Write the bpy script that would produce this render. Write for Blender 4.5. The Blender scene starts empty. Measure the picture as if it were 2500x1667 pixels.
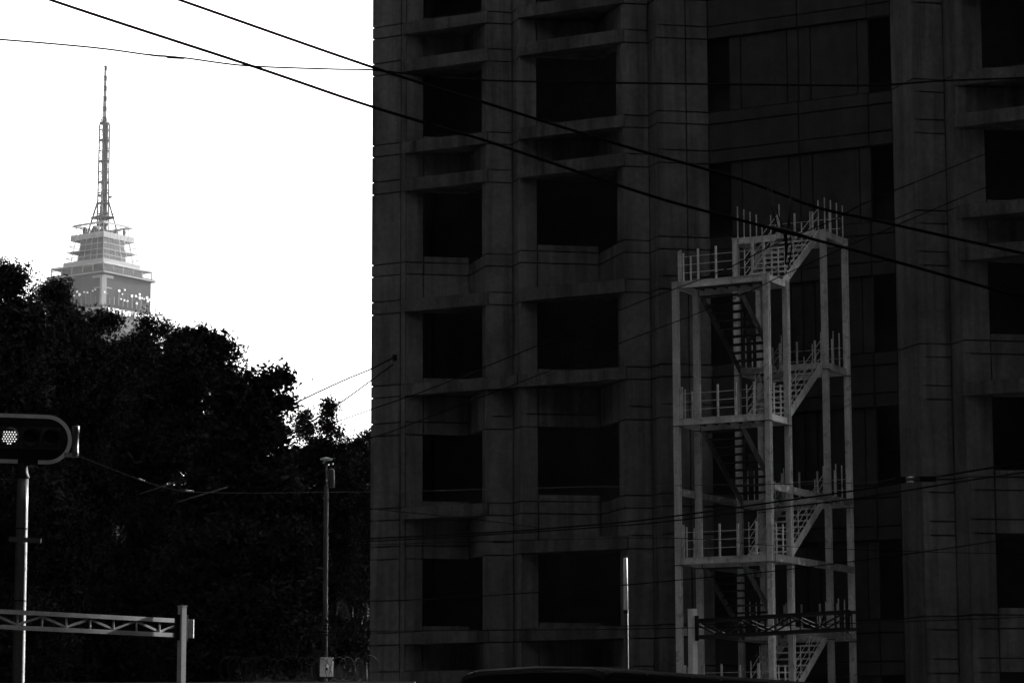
import bpy, math, random
import numpy as np
from mathutils import Vector, Matrix

R = math.radians
random.seed(7)
rng = np.random.default_rng(7)
scene = bpy.context.scene
col = scene.collection

# ------------------------------------------------------------------ camera
F = 7000.0                       # focal length in pixels of the 2500 px wide photograph
PITCH = math.atan(1067.0 / F)
ROLL = -0.003
EYE = Vector((0, 0, 1.6))
_r = Vector((1, 0, 0)); _f = Vector((0, math.cos(PITCH), math.sin(PITCH))); _u = Vector((0, -math.sin(PITCH), math.cos(PITCH)))
CR = _r * math.cos(ROLL) + _u * math.sin(ROLL)
CU = -_r * math.sin(ROLL) + _u * math.cos(ROLL)
cam_data = bpy.data.cameras.new("camera")
cam_data.sensor_width = 36.0
cam_data.lens = F * 36.0 / 2500.0
cam_data.clip_start = 0.1
cam_data.clip_end = 6000
cam = bpy.data.objects.new("camera", cam_data)
col.objects.link(cam)
m = Matrix((CR, CU, -_f)).transposed().to_4x4()
m.translation = EYE
cam.matrix_world = m
scene.camera = cam

# ------------------------------------------------------------------ sky and sun
SUN_AZ, SUN_EL = 48.0, 19.0      # to the right beyond the concrete block, whose street side lies in shade
world = bpy.data.worlds.new("World")
scene.world = world
world.use_nodes = True
wn = world.node_tree
sky = wn.nodes.new('ShaderNodeTexSky')
sky.sky_type = 'NISHITA'
sky.sun_disc = False
sky.sun_elevation = R(SUN_EL)
sky.sun_rotation = R(SUN_AZ)
sky.dust_density = 7.0
sky.air_density = 1.0
bw = wn.nodes.new('ShaderNodeRGBToBW')
wn.links.new(sky.outputs[0], bw.inputs[0])
wn.links.new(bw.outputs[0], wn.nodes['Background'].inputs[0])
wn.nodes['Background'].inputs[1].default_value = 0.15

sun_data = bpy.data.lights.new("sun", 'SUN')
sun_data.energy = 2.0
sun_data.angle = R(0.6)
sun_data.color = (1, 1, 1)
sun = bpy.data.objects.new("sun", sun_data)
col.objects.link(sun)
sdir = Vector((math.sin(R(SUN_AZ)) * math.cos(R(SUN_EL)), math.cos(R(SUN_AZ)) * math.cos(R(SUN_EL)), math.sin(R(SUN_EL))))
sun.rotation_euler = (-sdir).to_track_quat('-Z', 'Y').to_euler()
sun.location = (0, 0, 60)

vs = scene.view_settings
vs.view_transform = 'Standard'
vs.look = 'None'
vs.gamma = 1.0
vs.use_curve_mapping = False
vs.exposure = 2.5
scene.cycles.max_bounces = 6
scene.cycles.diffuse_bounces = 3
scene.cycles.glossy_bounces = 3
scene.cycles.transparent_max_bounces = 12
scene.cycles.volume_bounces = 0
scene.cycles.use_adaptive_sampling = True
scene.cycles.use_denoising = True

# ------------------------------------------------------------------ helpers
def ray(px, py):
    return _f + CR * ((px - 1250.0) / F) + CU * ((833.5 - py) / F)
def P(px, py, Y):
    d = ray(px, py)
    return EYE + d * (Y / d.y)
def on_line(px, py, p0, dv):
    """plan position where the sight line of a pixel crosses a vertical plane, with the height there"""
    d = ray(px, py)
    # EYE + s*d = p0 + t*dv in xy
    a, b, c, e = d.x, -dv.x, d.y, -dv.y
    det = a * e - b * c
    rx, ry = p0.x - EYE.x, p0.y - EYE.y
    s = (rx * e - b * ry) / det
    return EYE + d * s

MATS = {}
def mat(name, base, rough=0.8, metal=0.0, var=0.25, scale=2.0, streak=0.0, bump=0.0, emit=0.0, spec=0.5, spot=0.0, spot_val=0.6):
    if name in MATS:
        return MATS[name]
    mt = bpy.data.materials.new(name)
    mt.use_nodes = True
    nt = mt.node_tree
    b = nt.nodes['Principled BSDF']
    b.inputs['Roughness'].default_value = rough
    b.inputs['Metallic'].default_value = metal
    b.inputs['Specular IOR Level'].default_value = spec
    geo = nt.nodes.new('ShaderNodeNewGeometry')
    def noise(sc, det=4.0, stretch=None):
        n = nt.nodes.new('ShaderNodeTexNoise')
        n.inputs['Scale'].default_value = sc
        n.inputs['Detail'].default_value = det
        n.inputs['Roughness'].default_value = 0.62
        if stretch:
            mp = nt.nodes.new('ShaderNodeMapping')
            mp.inputs['Scale'].default_value = stretch
            nt.links.new(geo.outputs['Position'], mp.inputs[0])
            nt.links.new(mp.outputs[0], n.inputs['Vector'])
        else:
            nt.links.new(geo.outputs['Position'], n.inputs['Vector'])
        return n.outputs['Fac']
    def math_(op, a, b_):
        q = nt.nodes.new('ShaderNodeMath'); q.operation = op
        for i, v in enumerate((a, b_)):
            if isinstance(v, (int, float)): q.inputs[i].default_value = v
            else: nt.links.new(v, q.inputs[i])
        return q.outputs[0]
    def remap(v, a, b_, c, d):
        q = nt.nodes.new('ShaderNodeMapRange')
        nt.links.new(v, q.inputs[0])
        for i, x in enumerate((a, b_, c, d)): q.inputs[i + 1].default_value = x
        return q.outputs[0]
    val = remap(noise(scale), 0.3, 0.7, 1 - var, 1 + var)
    val = math_('MULTIPLY', val, remap(noise(scale * 11, 3), 0.3, 0.7, 1 - var * 0.6, 1 + var * 0.6))
    if streak:
        val = math_('MULTIPLY', val, remap(noise(1.0, 5, (3.1, 3.1, 0.16)), 0.42, 0.68, 1.0, 1 - streak))
    out = math_('MULTIPLY', val, base)
    if spot:
        sp = remap(noise(4.5, 5), 0.56, 0.64, 0.0, spot)
        mx = nt.nodes.new('ShaderNodeMix'); mx.data_type = 'FLOAT'
        nt.links.new(sp, mx.inputs[0]); nt.links.new(out, mx.inputs[2]); mx.inputs[3].default_value = spot_val
        out = mx.outputs[0]
    cmb = nt.nodes.new('ShaderNodeCombineColor')
    for i in range(3): nt.links.new(out, cmb.inputs[i])
    nt.links.new(cmb.outputs[0], b.inputs['Base Color'])
    rr = remap(noise(scale * 3), 0.3, 0.7, max(0.03, rough - 0.12), min(1, rough + 0.1))
    nt.links.new(rr, b.inputs['Roughness'])
    if bump:
        bp = nt.nodes.new('ShaderNodeBump'); bp.inputs['Strength'].default_value = bump; bp.inputs['Distance'].default_value = 0.02
        nt.links.new(noise(scale * 9, 6), bp.inputs['Height'])
        nt.links.new(bp.outputs[0], b.inputs['Normal'])
    if emit:
        b.inputs['Emission Color'].default_value = (1, 1, 1, 1)
        b.inputs['Emission Strength'].default_value = emit
    MATS[name] = mt
    return mt

def clear_glass(name, tint, refl):
    if name in MATS: return MATS[name]
    mt = bpy.data.materials.new(name); mt.use_nodes = True
    nt = mt.node_tree
    nt.nodes.remove(nt.nodes['Principled BSDF'])
    o = nt.nodes['Material Output']
    t = nt.nodes.new('ShaderNodeBsdfTransparent'); t.inputs[0].default_value = (tint, tint, tint, 1)
    g = nt.nodes.new('ShaderNodeBsdfGlossy'); g.inputs['Roughness'].default_value = 0.08
    mx = nt.nodes.new('ShaderNodeMixShader'); mx.inputs[0].default_value = refl
    nt.links.new(t.outputs[0], mx.inputs[1]); nt.links.new(g.outputs[0], mx.inputs[2]); nt.links.new(mx.outputs[0], o.inputs[0])
    MATS[name] = mt
    return mt

class MB:
    def __init__(s): s.v = []; s.f = []
    def add(s, vs_, fs):
        n = len(s.v); s.v += [tuple(v) for v in vs_]; s.f += [tuple(i + n for i in f) for f in fs]; return s
    def hexa(s, b4, t4):
        """bottom four and top four corners, both counter-clockwise seen from above"""
        return s.add(list(b4) + list(t4), [(3, 2, 1, 0), (4, 5, 6, 7), (0, 1, 5, 4), (1, 2, 6, 5), (2, 3, 7, 6), (3, 0, 4, 7)])
    def box(s, c, sx, sy, sz, ax=None, ay=None, az=None):
        ax = ax or Vector((1, 0, 0)); ay = ay or Vector((0, 1, 0)); az = az or Vector((0, 0, 1))
        c = Vector(c); a = ax * sx / 2; b = ay * sy / 2; d = az * sz / 2
        return s.hexa([c - a - b - d, c + a - b - d, c + a + b - d, c - a + b - d], [c - a - b + d, c + a - b + d, c + a + b + d, c - a + b + d])
    def prism(s, poly, z0, z1):
        n = len(poly)
        vs_ = [(p[0], p[1], z0) for p in poly] + [(p[0], p[1], z1) for p in poly]
        fs = [tuple(range(n - 1, -1, -1)), tuple(range(n, 2 * n))] + [(i, (i + 1) % n, n + (i + 1) % n, n + i) for i in range(n)]
        return s.add(vs_, fs)
    def bar(s, p, q, w, h, up=Vector((0, 0, 1))):
        p = Vector(p); q = Vector(q); d = (q - p).normalized()
        x = d.cross(up)
        if x.length < 1e-4: x = d.cross(Vector((0, 1, 0)))
        x.normalize(); y = x.cross(d).normalized()
        a = x * w / 2; b = y * h / 2
        vs_ = [p - a - b, p + a - b, p + a + b, p - a + b, q - a - b, q + a - b, q + a + b, q - a + b]
        return s.add(vs_, [(0, 1, 2, 3), (7, 6, 5, 4), (0, 4, 5, 1), (1, 5, 6, 2), (2, 6, 7, 3), (3, 7, 4, 0)])
    def tube(s, pts, rad, n=8, cap=True):
        pts = [Vector(p) for p in pts]
        rads = rad if isinstance(rad, (list, tuple)) else [rad] * len(pts)
        base = len(s.v)
        ref = Vector((0, 0, 1))
        for i, p in enumerate(pts):
            d = (pts[min(i + 1, len(pts) - 1)] - pts[max(i - 1, 0)]).normalized()
            x = d.cross(ref)
            if x.length < 0.05: x = d.cross(Vector((0, 1, 0)))
            x.normalize(); y = d.cross(x)
            for k in range(n):
                a = 2 * math.pi * k / n
                s.v.append(tuple(p + (x * math.cos(a) + y * math.sin(a)) * rads[i]))
        for i in range(len(pts) - 1):
            for k in range(n):
                a = base + i * n + k; b = base + i * n + (k + 1) % n
                s.f.append((a, a + n, b + n, b))
        if cap:
            s.f.append(tuple(base + k for k in range(n)))
            s.f.append(tuple(base + (len(pts) - 1) * n + k for k in range(n - 1, -1, -1)))
        return s
    def lathe(s, c, prof, n=20, axis=Vector((0, 0, 1))):
        return s.tube([Vector(c) + axis * z for _, z in prof], [max(r, 1e-4) for r, _ in prof], n)
    def build(s, name, mt, parent=None, smooth=False):
        me = bpy.data.meshes.new(name)
        me.from_pydata(s.v, [], s.f); me.validate(); me.update()
        if smooth:
            me.polygons.foreach_set('use_smooth', [True] * len(me.polygons))
        me.materials.append(mt)
        o = bpy.data.objects.new(name, me); col.objects.link(o)
        if parent: o.parent = parent; o.matrix_parent_inverse = Matrix.Translation(parent.location).inverted() if parent.type == 'EMPTY' else Matrix()
        return o

def tag(o, label=None, cat=None, group=None, kind=None):
    if label: o['label'] = label
    if cat: o['category'] = cat
    if group: o['group'] = group
    if kind: o['kind'] = kind
    return o
def empty(name, loc):
    o = bpy.data.objects.new(name, None); col.objects.link(o); o.location = loc; o.empty_display_size = 0.3
    return o

# ------------------------------------------------------------------ materials
M_conc = mat('cast_concrete', 0.155, 0.9, var=0.32, scale=0.6, streak=0.6, bump=0.3)
M_shaded = mat('shaded_recess_concrete', 0.04, 0.9, var=0.25, scale=0.8, streak=0.3, bump=0.25)  # deep shade of the recessed wall put into its base colour
M_conc2 = mat('cast_concrete_stained', 0.11, 0.9, var=0.4, scale=0.9, streak=0.7, bump=0.3)
M_core = mat('rough_block', 0.12, 0.95, var=0.25, scale=1.0)
M_glass = mat('dark_window_glass', 0.015, 0.12, var=0.1, spec=0.5)
M_steel = mat('pale_painted_steel', 0.82, 0.55, var=0.22, scale=1.6, streak=0.35, bump=0.15, spot=0.6, spot_val=0.3)
M_steel_worn = mat('peeling_painted_steel', 0.3, 0.6, var=0.3, scale=2.0, spot=0.85, spot_val=0.75)
M_tread = mat('tread_steel', 0.07, 0.6, var=0.25, scale=2, spec=0.2)
M_flight = mat('dark_flight_steel', 0.2, 0.6, var=0.3, scale=2, streak=0.3)  # darker steel on the stringers of the left-hand flights
M_galv = mat('galvanised_steel', 0.1, 0.5, metal=0.5, var=0.25, scale=2.5)
M_white = mat('white_paint', 0.82, 0.5, var=0.12, scale=3)
M_greyp = mat('grey_paint', 0.3, 0.5, var=0.25, scale=2.2)
M_black = mat('black_plastic', 0.012, 0.6, var=0.2, scale=4, spec=0.15)
M_cable = mat('cable_rubber', 0.012, 0.85, var=0.2, scale=5, spec=0.03)
M_dull = mat('dull_wire', 0.12, 0.6, var=0.2, scale=5, spec=0.2)
M_polegrey = mat('dark_grey_paint', 0.07, 0.5, var=0.25, scale=2.2)
M_asph = mat('asphalt', 0.05, 0.9, var=0.25, scale=1.5, bump=0.3)
M_pave = mat('pavement_concrete', 0.25, 0.9, var=0.2, scale=0.8)
M_paint = mat('road_paint', 0.7, 0.7, var=0.2, scale=2)
M_bark = mat('bark', 0.08, 0.95, var=0.35, scale=3, bump=0.5)
M_leaf = mat('leaf', 0.035, 0.9, var=0.45, scale=2.0, spec=0.04)
M_led = mat('lit_led', 0.9, 0.4, var=0.0, emit=0.22)
M_bus = mat('bus_paint', 0.015, 0.7, spec=0.08, var=0.1, scale=1.0)
M_chrome = mat('polished_trim', 0.75, 0.18, metal=1.0, var=0.05)
M_tmetal = mat('tower_aluminium', 0.2, 0.85, var=0.15, scale=0.3, spec=0.03)
M_tdark = mat('tower_dark_cladding', 0.03, 0.9, var=0.15, scale=0.3, spec=0.02)
M_tglass = clear_glass('tower_clear_glass', 0.6, 0.02)
M_dish = mat('dish_white', 0.8, 0.8, var=0.05)
M_wall = mat('boundary_render', 0.2, 0.9, var=0.3, scale=1.0, streak=0.4)

# ------------------------------------------------------------------ ground, road, pavement
def sheet(name, x0, x1, y0, y1, z, mt, kind='structure'):
    o = MB().add([(x0, y0, z), (x1, y0, z), (x1, y1, z), (x0, y1, z)], [(0, 1, 2, 3)]).build(name, mt)
    return tag(o, kind=kind)
g = sheet('ground', -2500, 2500, -400, 4000, 0.0, mat('city_ground', 0.07, 0.95, var=0.3, scale=0.05)); g['label'] = 'dark city ground'
ro = sheet('road', -60, 60, -30, 52, 0.004, M_asph); ro['label'] = 'asphalt road in the foreground'
for i in range(7):
    sheet('lane_marking', -40 + i * 12, -36 + i * 12, 12, 12.15, 0.008, M_paint)
pv = MB().box((0, 54.0, 0.06), 120, 3.6, 0.12).build('pavement', M_pave); tag(pv, kind='structure'); pv['label'] = 'concrete pavement along the far kerb'
kb = MB().box((0, 52.06, 0.07), 120, 0.15, 0.14).build('kerb', M_pave); tag(kb, kind='structure'); kb['label'] = 'kerb stone line'

# ------------------------------------------------------------------ concrete building
AA = R(28.5)
UA = Vector((math.cos(AA), -math.sin(AA), 0))        # along the facade towards the right
VA = Vector((math.sin(AA), math.cos(AA), 0))         # into the building
BA = R(10.6)
UB = Vector((math.cos(BA), math.sin(BA), 0))         # tooth front, turning in to the right
UC = Vector((math.sin(R(17.5)), -math.cos(R(17.5)), 0))  # tooth return, coming out again
A0 = P(950, 833, 83.0); A0.z = 0
FLOOR = 3.6
def tipA(px, py=660, off=0.0):
    q = on_line(px, py, A0 + VA * off, UA); q.z = 0
    return q
def cross2(p, d, q, e):
    det = d.x * -e.y + e.x * d.y
    t = ((q.x - p.x) * -e.y + e.x * (q.y - p.y)) / det
    return p + d * t
z_of = lambda py: on_line(948, py, A0, UA).z
ZT = z_of(352)                                       # top of the upper band at one floor
B1, B2, B3 = 0.35, z_of(352) - z_of(442), z_of(352) - z_of(472)
floors = [ZT + FLOOR * k for k in range(-5, 3)]       # top of upper band on each floor
H_TOP = 46.0

bld = empty('concrete_building', (A0.x, A0.y, 0))
tag(bld, 'dark concrete office block with stepped saw-tooth facade filling the right side', 'building')

TH = 0.2
JT = 0.018
def seg_panel(p, q, z0, z1, name='wall_panel', mt=None, th=TH, out=0.0, e0=JT, e1=JT):
    """a slab on the wall line p->q (facade on the right-hand side seen going p->q from outside = towards camera)"""
    d = (q - p).normalized(); n_in = Vector((-d.y, d.x, 0))      # inward is to the left of travel
    a = p + d * e0 - n_in * out; b = q - d * e1 - n_in * out
    c = b + n_in * (th + out); e = a + n_in * (th + out)
    up = lambda v, z: Vector((v.x, v.y, z))
    return MB().hexa([up(a, z0), up(b, z0), up(c, z0), up(e, z0)], [up(a, z1), up(b, z1), up(c, z1), up(e, z1)]).build(name, mt or M_conc, bld)

def column_of_panels(p, q, splits=(), window=None, tops=floors, bands=True, mt=None):
    """panels on one wall strip for every floor; window = index of the split piece that is glazed in the tall zone"""
    L = (q - p).length; d = (q - p).normalized()
    cuts = [0.0] + list(splits) + [L]
    for zt in tops:
        zz = [(zt, zt - B1, 'band_panel'), (zt - B1, zt - B2, 'wall_panel'), (zt - B2, zt - B3, 'band_panel'), (zt - B3, zt - FLOOR, 'wall_panel')]
        for k, (a, b, nm) in enumerate(zz):
            if b < 0: b = 0.12
            if a <= b + 0.05: continue
            for i in range(len(cuts) - 1):
                pa = p + d * cuts[i]; pb = p + d * cuts[i + 1]
                if window is not None and i == window and k == 3 and a - b > 1.5:
                    zsill = b + 0.2
                    seg_panel(pa, pb, b + JT, zsill - JT, 'sill_panel', mt)
                else:
                    seg_panel(pa, pb, b + JT, a - JT, nm, mt)

# plan of the facade, all on the line A except where it turns in
t_left = tipA(906); t_strip = tipA(978); t0 = tipA(991)
tips = [t0, tipA(1187), tipA(1270), tipA(1523), tipA(1609)]
inner = [cross2(tips[i], UB, tips[i + 1], UC) for i in range(4)]
pier_end = on_line(1733, 500, tips[4], UB); pier_end.z = 0
def onA2(px): 
    q = on_line(px, 500, pier_end, UA); q.z = 0; return q
a2_end = onA2(2125)
r_tip = tipA(2240)
r_in = cross2(a2_end, UA, r_tip, UC)
rt = [r_tip, tipA(2350), tipA(2640)]
r_inner = [cross2(rt[i], UB, rt[i + 1], UC) for i in range(2)]

column_of_panels(t_left, t_strip)
for zt in floors:
    seg_panel(t_strip, t0, max(zt - FLOOR, 0.1) + JT, zt - JT, 'corner_strip')
LB = (inner[0] - tips[0]).length
s1 = (on_line(1034, 600, tips[0], UB) - tips[0]); s1.z = 0
column_of_panels(tips[0], inner[0], [s1.length], window=1)
column_of_panels(tips[1], inner[1])
s2 = (on_line(1312, 600, tips[2], UB) - tips[2]); s2.z = 0
column_of_panels(tips[2], inner[2], [s2.length], window=1)
column_of_panels(tips[3], inner[3])
sp = (on_line(1677, 400, tips[4], UB) - tips[4]); sp.z = 0
column_of_panels(tips[4], pier_end, [sp.length])
for i in range(4):
    for zt in floors:
        zl_ = max(zt - FLOOR, 0.1)
        if zt - B3 < 0.3: continue
        seg_panel(inner[i], tips[i + 1], zt - B3 + JT, zt - B1 - JT, 'return_panel', e1=0.012)
        seg_panel(inner[i], tips[i + 1], zt - B1 + JT, zt - JT, 'return_band', e1=0.012)
        near_tip = inner[i].lerp(tips[i + 1], 0.75 if i in (0, 2) else 0.0)     # the wide bays stand open back to here
        seg_panel(near_tip, tips[i + 1], zl_ + JT, zt - B3 - JT, 'return_panel', e1=0.012)
# right-hand recessed wall: spandrels flush with the pier, panels between the windows set back
for zt in floors:
    zb = zt - B3
    if zt < 0.5: continue
    for a, b, nm in ((zt, zt - B1, 'band_panel'), (zt - B1, zt - B2, 'spandrel_panel'), (zt - B2, zb, 'band_panel')):
        if b < 0.1: continue
        seg_panel(pier_end, onA2(1953), b + JT, a - JT, nm, M_shaded, e0=0.01)
        seg_panel(onA2(1953), a2_end, b + JT, a - JT, nm, M_shaded)
        seg_panel(a2_end, r_in, b + JT, a - JT, nm, M_shaded, e1=0.01)
    zl = max(zt - FLOOR, 0.1)
    xs = [1782, 1811, 1925, 1953, 1983, 2098, 2126]
    for i in range(len(xs) - 1):
        seg_panel(onA2(xs[i]) + VA * 0.07, onA2(xs[i + 1]) + VA * 0.07, zl + JT, zb - JT, 'wall_panel', M_shaded, th=0.13)
    seg_panel(r_in, r_tip, zl + JT, zt - JT, 'return_panel', e1=0.012)
column_of_panels(rt[0], r_inner[0])
s3 = (on_line(2412, 600, rt[1], UB) - rt[1]); s3.z = 0
column_of_panels(rt[1], r_inner[1], [s3.length], window=1)
for i in range(2):
    for zt in floors:
        seg_panel(r_inner[i], rt[i + 1], max(zt - FLOOR, 0.1) + JT, zt - JT, 'return_panel', e1=0.012)

# the block behind the panels, with the rest of the facade beyond the right edge and the upper storeys
far_r = tipA(2640) + UA * 0.6
poly = []
def inset(p, d1, d2):
    n1 = Vector((-d1.y, d1.x, 0)); n2 = Vector((-d2.y, d2.x, 0)); off = TH + 0.02
    return cross2(p + n1 * off, d1, p + n2 * off, d2)
seq = [(t_left, None, UA), (t0, UA, UB)]
for i in range(4):
    seq += [(inner[i], UB, UC), (tips[i + 1], UC, UB)]
seq += [(pier_end, UB, UA), (r_in, UA, UC), (rt[0], UC, UB)]
for i in range(2):
    seq += [(r_inner[i], UB, UC), (rt[i + 1], UC, UB if i < 1 else UA)]
for p, d1, d2 in seq:
    if d1 is None:
        poly.append(p + VA * (TH + 0.02) + UA * 0.03)
    else:
        q = inset(p, d1, d2); poly.append(q)
poly += [far_r + VA * 0.22, far_r + VA * 24, t_left + VA * 24 + UA * 0.03]
z_pan = floors[-1]
core_in = 3.2
MB().prism([t_left + VA * core_in + UA * 0.3, far_r + VA * core_in - UA * .3, far_r + VA * 23.8 - UA * .3, t_left + VA * 23.8 + UA * .3], 0.0, z_pan - 0.05).build('core_wall', M_core, bld)
for zt in floors + [z_pan + FLOOR]:
    if zt - FLOOR > 0.2 and zt - FLOOR < z_pan - 0.1:
        MB().prism(poly[:-3] + [far_r + VA * 0.3 - UA * .25, far_r + VA * (core_in + .1) - UA * .25, t_left + VA * (core_in + .1) + UA * .25], zt - FLOOR - 0.25, zt - FLOOR - 0.03).build('storey_floor', M_core, bld)
for q in (t_left + UA * 0.12, far_r - UA * 0.12):
    MB().box(q + VA * 12 + Vector((0, 0, z_pan / 2)), 0.2, 23.8, z_pan - 0.1, UA, VA).build('flank_wall', M_conc, bld)
MB().box((t_left + far_r) / 2 + VA * 23.9 + Vector((0, 0, z_pan / 2)), (far_r - t_left).length, 0.2, z_pan - 0.1, UA, VA).build('rear_wall', M_conc, bld)
poly2 = [tipA(906)] + [p for p, _, _ in seq[1:]] + [far_r, far_r + VA * 24, t_left + VA * 24]
MB().prism(poly2, z_pan, H_TOP).build('upper_storeys', M_conc, bld)
pp = MB().prism([t_left - UA * 0.15 - VA * 0.15, far_r + UA * 0.15 - VA * 0.15, far_r + VA * 24.15, t_left + VA * 24.15 - UA * 0.15], H_TOP + 0.002, H_TOP + 0.5).build('roof_parapet', M_conc, bld)
# coarse panels on the part of the facade that runs out of the picture
seg_panel(rt[2], far_r, 0.1, z_pan - 0.02, 'end_wall', e0=0.1)

# beams that bridge the saw-tooth notches, with the slab behind each
def beam(pa, pb, z1, z0, pin=None, name='beam', ext0=0.10, ext1=0.06):
    d = UA
    a = pa - d * ext0 - VA * 0.05; b = pb + d * ext1 - VA * 0.05
    up = lambda v, z: Vector((v.x, v.y, z))
    MB().hexa([up(a, z0), up(b, z0), up(b + VA * 0.3, z0), up(a + VA * 0.3, z0)], [up(a, z1), up(b, z1), up(b + VA * 0.3, z1), up(a + VA * 0.3, z1)]).build(name, M_conc2, bld)
    if pin is not None:
        i0 = pa + VA * 0.26; i1 = pb + VA * 0.26
        MB().prism([i0 + UA * 0.25, i1 - UA * 0.22, pin + VA * -0.02], z0 + 0.03, z1 - 0.03).build('floor_slab', M_conc2, bld)
up_on1 = {-5: 1, -4: 1, -3: 1, -2: 1, -1: 0, 0: 1, 1: 1, 2: 1}
lo_on1 = {-5: 1, -4: 1, -3: 0, -2: 0, -1: 1, 0: 1, 1: 1, 2: 1}
up_on2 = {-5: 1, -4: 1, -3: 0, -2: 1, -1: 0, 0: 1, 1: 1, 2: 1}
lo_on2 = {-5: 1, -4: 1, -3: 1, -2: 0, -1: 1, 0: 1, 1: 1, 2: 1}
for k, zt in zip(range(-5, 3), floors):
    if zt < 0.6: continue
    if up_on1[k] : beam(tips[0], tips[1] if k != -2 else tips[2] - UA * 0.15, zt - 0.005, zt - B1 + 0.005, inner[0])
    if lo_on1[k] and zt - B3 > 0.2: beam(tips[0], tips[1], zt - B2 - 0.005, zt - B3 + 0.005, inner[0])
    if up_on2[k]: beam(tips[2], tips[3], zt - 0.005, zt - B1 + 0.005, inner[2], ext0=0.05)
    if lo_on2[k] and zt - B3 > 0.2: beam(tips[2], tips[3], zt - B2 - 0.005, zt - B3 + 0.005, inner[2], ext0=0.05)
    if k in (2, 1, 0, -1): beam(rt[1], rt[2], zt - 0.005, zt - B1 + 0.005, r_inner[1])
    if k in (1, 0, -1, -2) and zt - B3 > 0.2: beam(rt[1], rt[2], zt - B2 - 0.005, zt - B3 + 0.005, r_inner[1])

# unseen blocks added to shade the scene, with a gap for sun on poles
def shade_block(label, x0, x1, y0, y1, h):
    e = empty('shade_blocker', Vector(((x0 + x1) / 2, (y0 + y1) / 2, 0))); tag(e, label, 'building')
    MB().box(((x0 + x1) / 2, (y0 + y1) / 2, h / 2), x1 - x0, y1 - y0, h).build('wall', mat('near_black_render', 0.025, 0.9, var=0.3, scale=0.4, spec=0.1), e)  # near-black so the added blocks bounce hardly any light
    MB().box(((x0 + x1) / 2, (y0 + y1) / 2, h + .3), x1 - x0 + .4, y1 - y0 + .4, 0.6).build('parapet', M_conc, e)
    nx = min(int((x1 - x0) / 4), 8)
    for fl in range(min(int(h / 3.6) - 1, 12)):
        for k in range(nx):
            MB().box((x0 + (k + .5) * (x1 - x0) / nx, y1 + .01, 3.4 + fl * 3.6), 1.8, 0.06, 1.7).build('window', M_glass, e)
shade_block('tall added light blocker along the left side of the street, outside the picture', -60, -18.5, -60, 82, 200.0)
shade_block('tall added light blocker at the right side of the street, outside the picture', 15.5, 50, -19, 67.6, 60.0)
shade_block('tall added light blocker beyond the trees at far left, outside the picture', -70, -30, 83, 140, 200.0)
shade_block('narrow tall added light blocker beyond the concrete block, left of the sun gap, outside the picture', 17.5, 24.3, 82, 90, 62.0)
shade_block('wide tall added light blocker beyond the concrete block, right of the sun gap, outside the picture', 41, 130, 82, 90, 62.0)
shade_block('tall added light blocker across the street behind the viewer, outside the picture', -17.5, 95, -60, -20, 80.0)

# ------------------------------------------------------------------ steel stair tower
SK = 71.3 / 72.6
FRc = P(1874, 900, 71.3); FRc.z = 0
W = 2.57 * SK
SF = 3.6 * SK
VS = [0.0, 1.27 * SK, 3.9 * SK, 5.44 * SK]
def S(u, v, z=0.0):
    q = FRc - UA * u + VA * v
    return Vector((q.x, q.y, z))

st = empty('stair_tower', S(W / 2, 2.6))
tag(st, 'pale steel switchback stair tower standing in front of the dark block', 'stair')
z_front = on_line(1649, 689, S(0, 0), UA).z
CW = 0.15
def h_section(c, sz=CW, tf=0.028, tw=0.02):
    h = sz / 2; g_ = 0.07
    pts = [(-h, -g_), (h, -g_), (h, -g_ + tf), (tw / 2, -g_ + tf), (tw / 2, g_ - tf), (h, g_ - tf), (h, g_), (-h, g_), (-h, g_ - tf), (-tw / 2, g_ - tf), (-tw / 2, -g_ + tf), (-h, -g_ + tf)]
    return [c + UA * a + VA * b for a, b in pts]
def i_beam(p, q, h=0.17, w=0.1):
    d = (q - p).normalized(); z = Vector((0, 0, 1))
    mb = MB()
    mb.bar(p - z * 0.012, q - z * 0.012, w, 0.022)
    mb.bar(p - z * (h - 0.012), q - z * (h - 0.012), w, 0.022)
    x = d.cross(z).normalized()
    mb.bar(p - z * h / 2 - x * 0.0, q - z * h / 2, w * 0.72, h - 0.05)
    return mb
for j, v in enumerate(VS):
    for u in (0.0, W):
        ztop = z_front - 0.0 if j < 2 else z_front + SF / 2
        c = S(u, v)
        zs = [0.0]
        k = 6
        while z_front - SF * k < 0.4: k -= 1
        while z_front - SF * k < ztop - 0.3:
            zs.append(z_front - SF * k - 0.19 + (0.0 if j < 2 else SF / 2)); k -= 1
        zs = sorted(z for z in zs if z < ztop - 0.5) + [ztop]
        for a, b in zip(zs[:-1], zs[1:]):
            MB().prism(h_section(c), a + 0.012, b - 0.012).build('column', M_steel, st)
            if b != ztop:
                MB().box(Vector((c.x, c.y, b)), 0.19, 0.18, 0.022, UA, VA).build('splice_plate', M_tread, st)
        MB().box(Vector((c.x, c.y, ztop - 0.004)), 0.17, 0.16, 0.016, UA, VA).build('cap_plate', M_steel, st)
        MB().box(Vector((c.x, c.y, 0.02)), 0.35, 0.35, 0.04, UA, VA).build('base_plate', M_tread, st)

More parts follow.
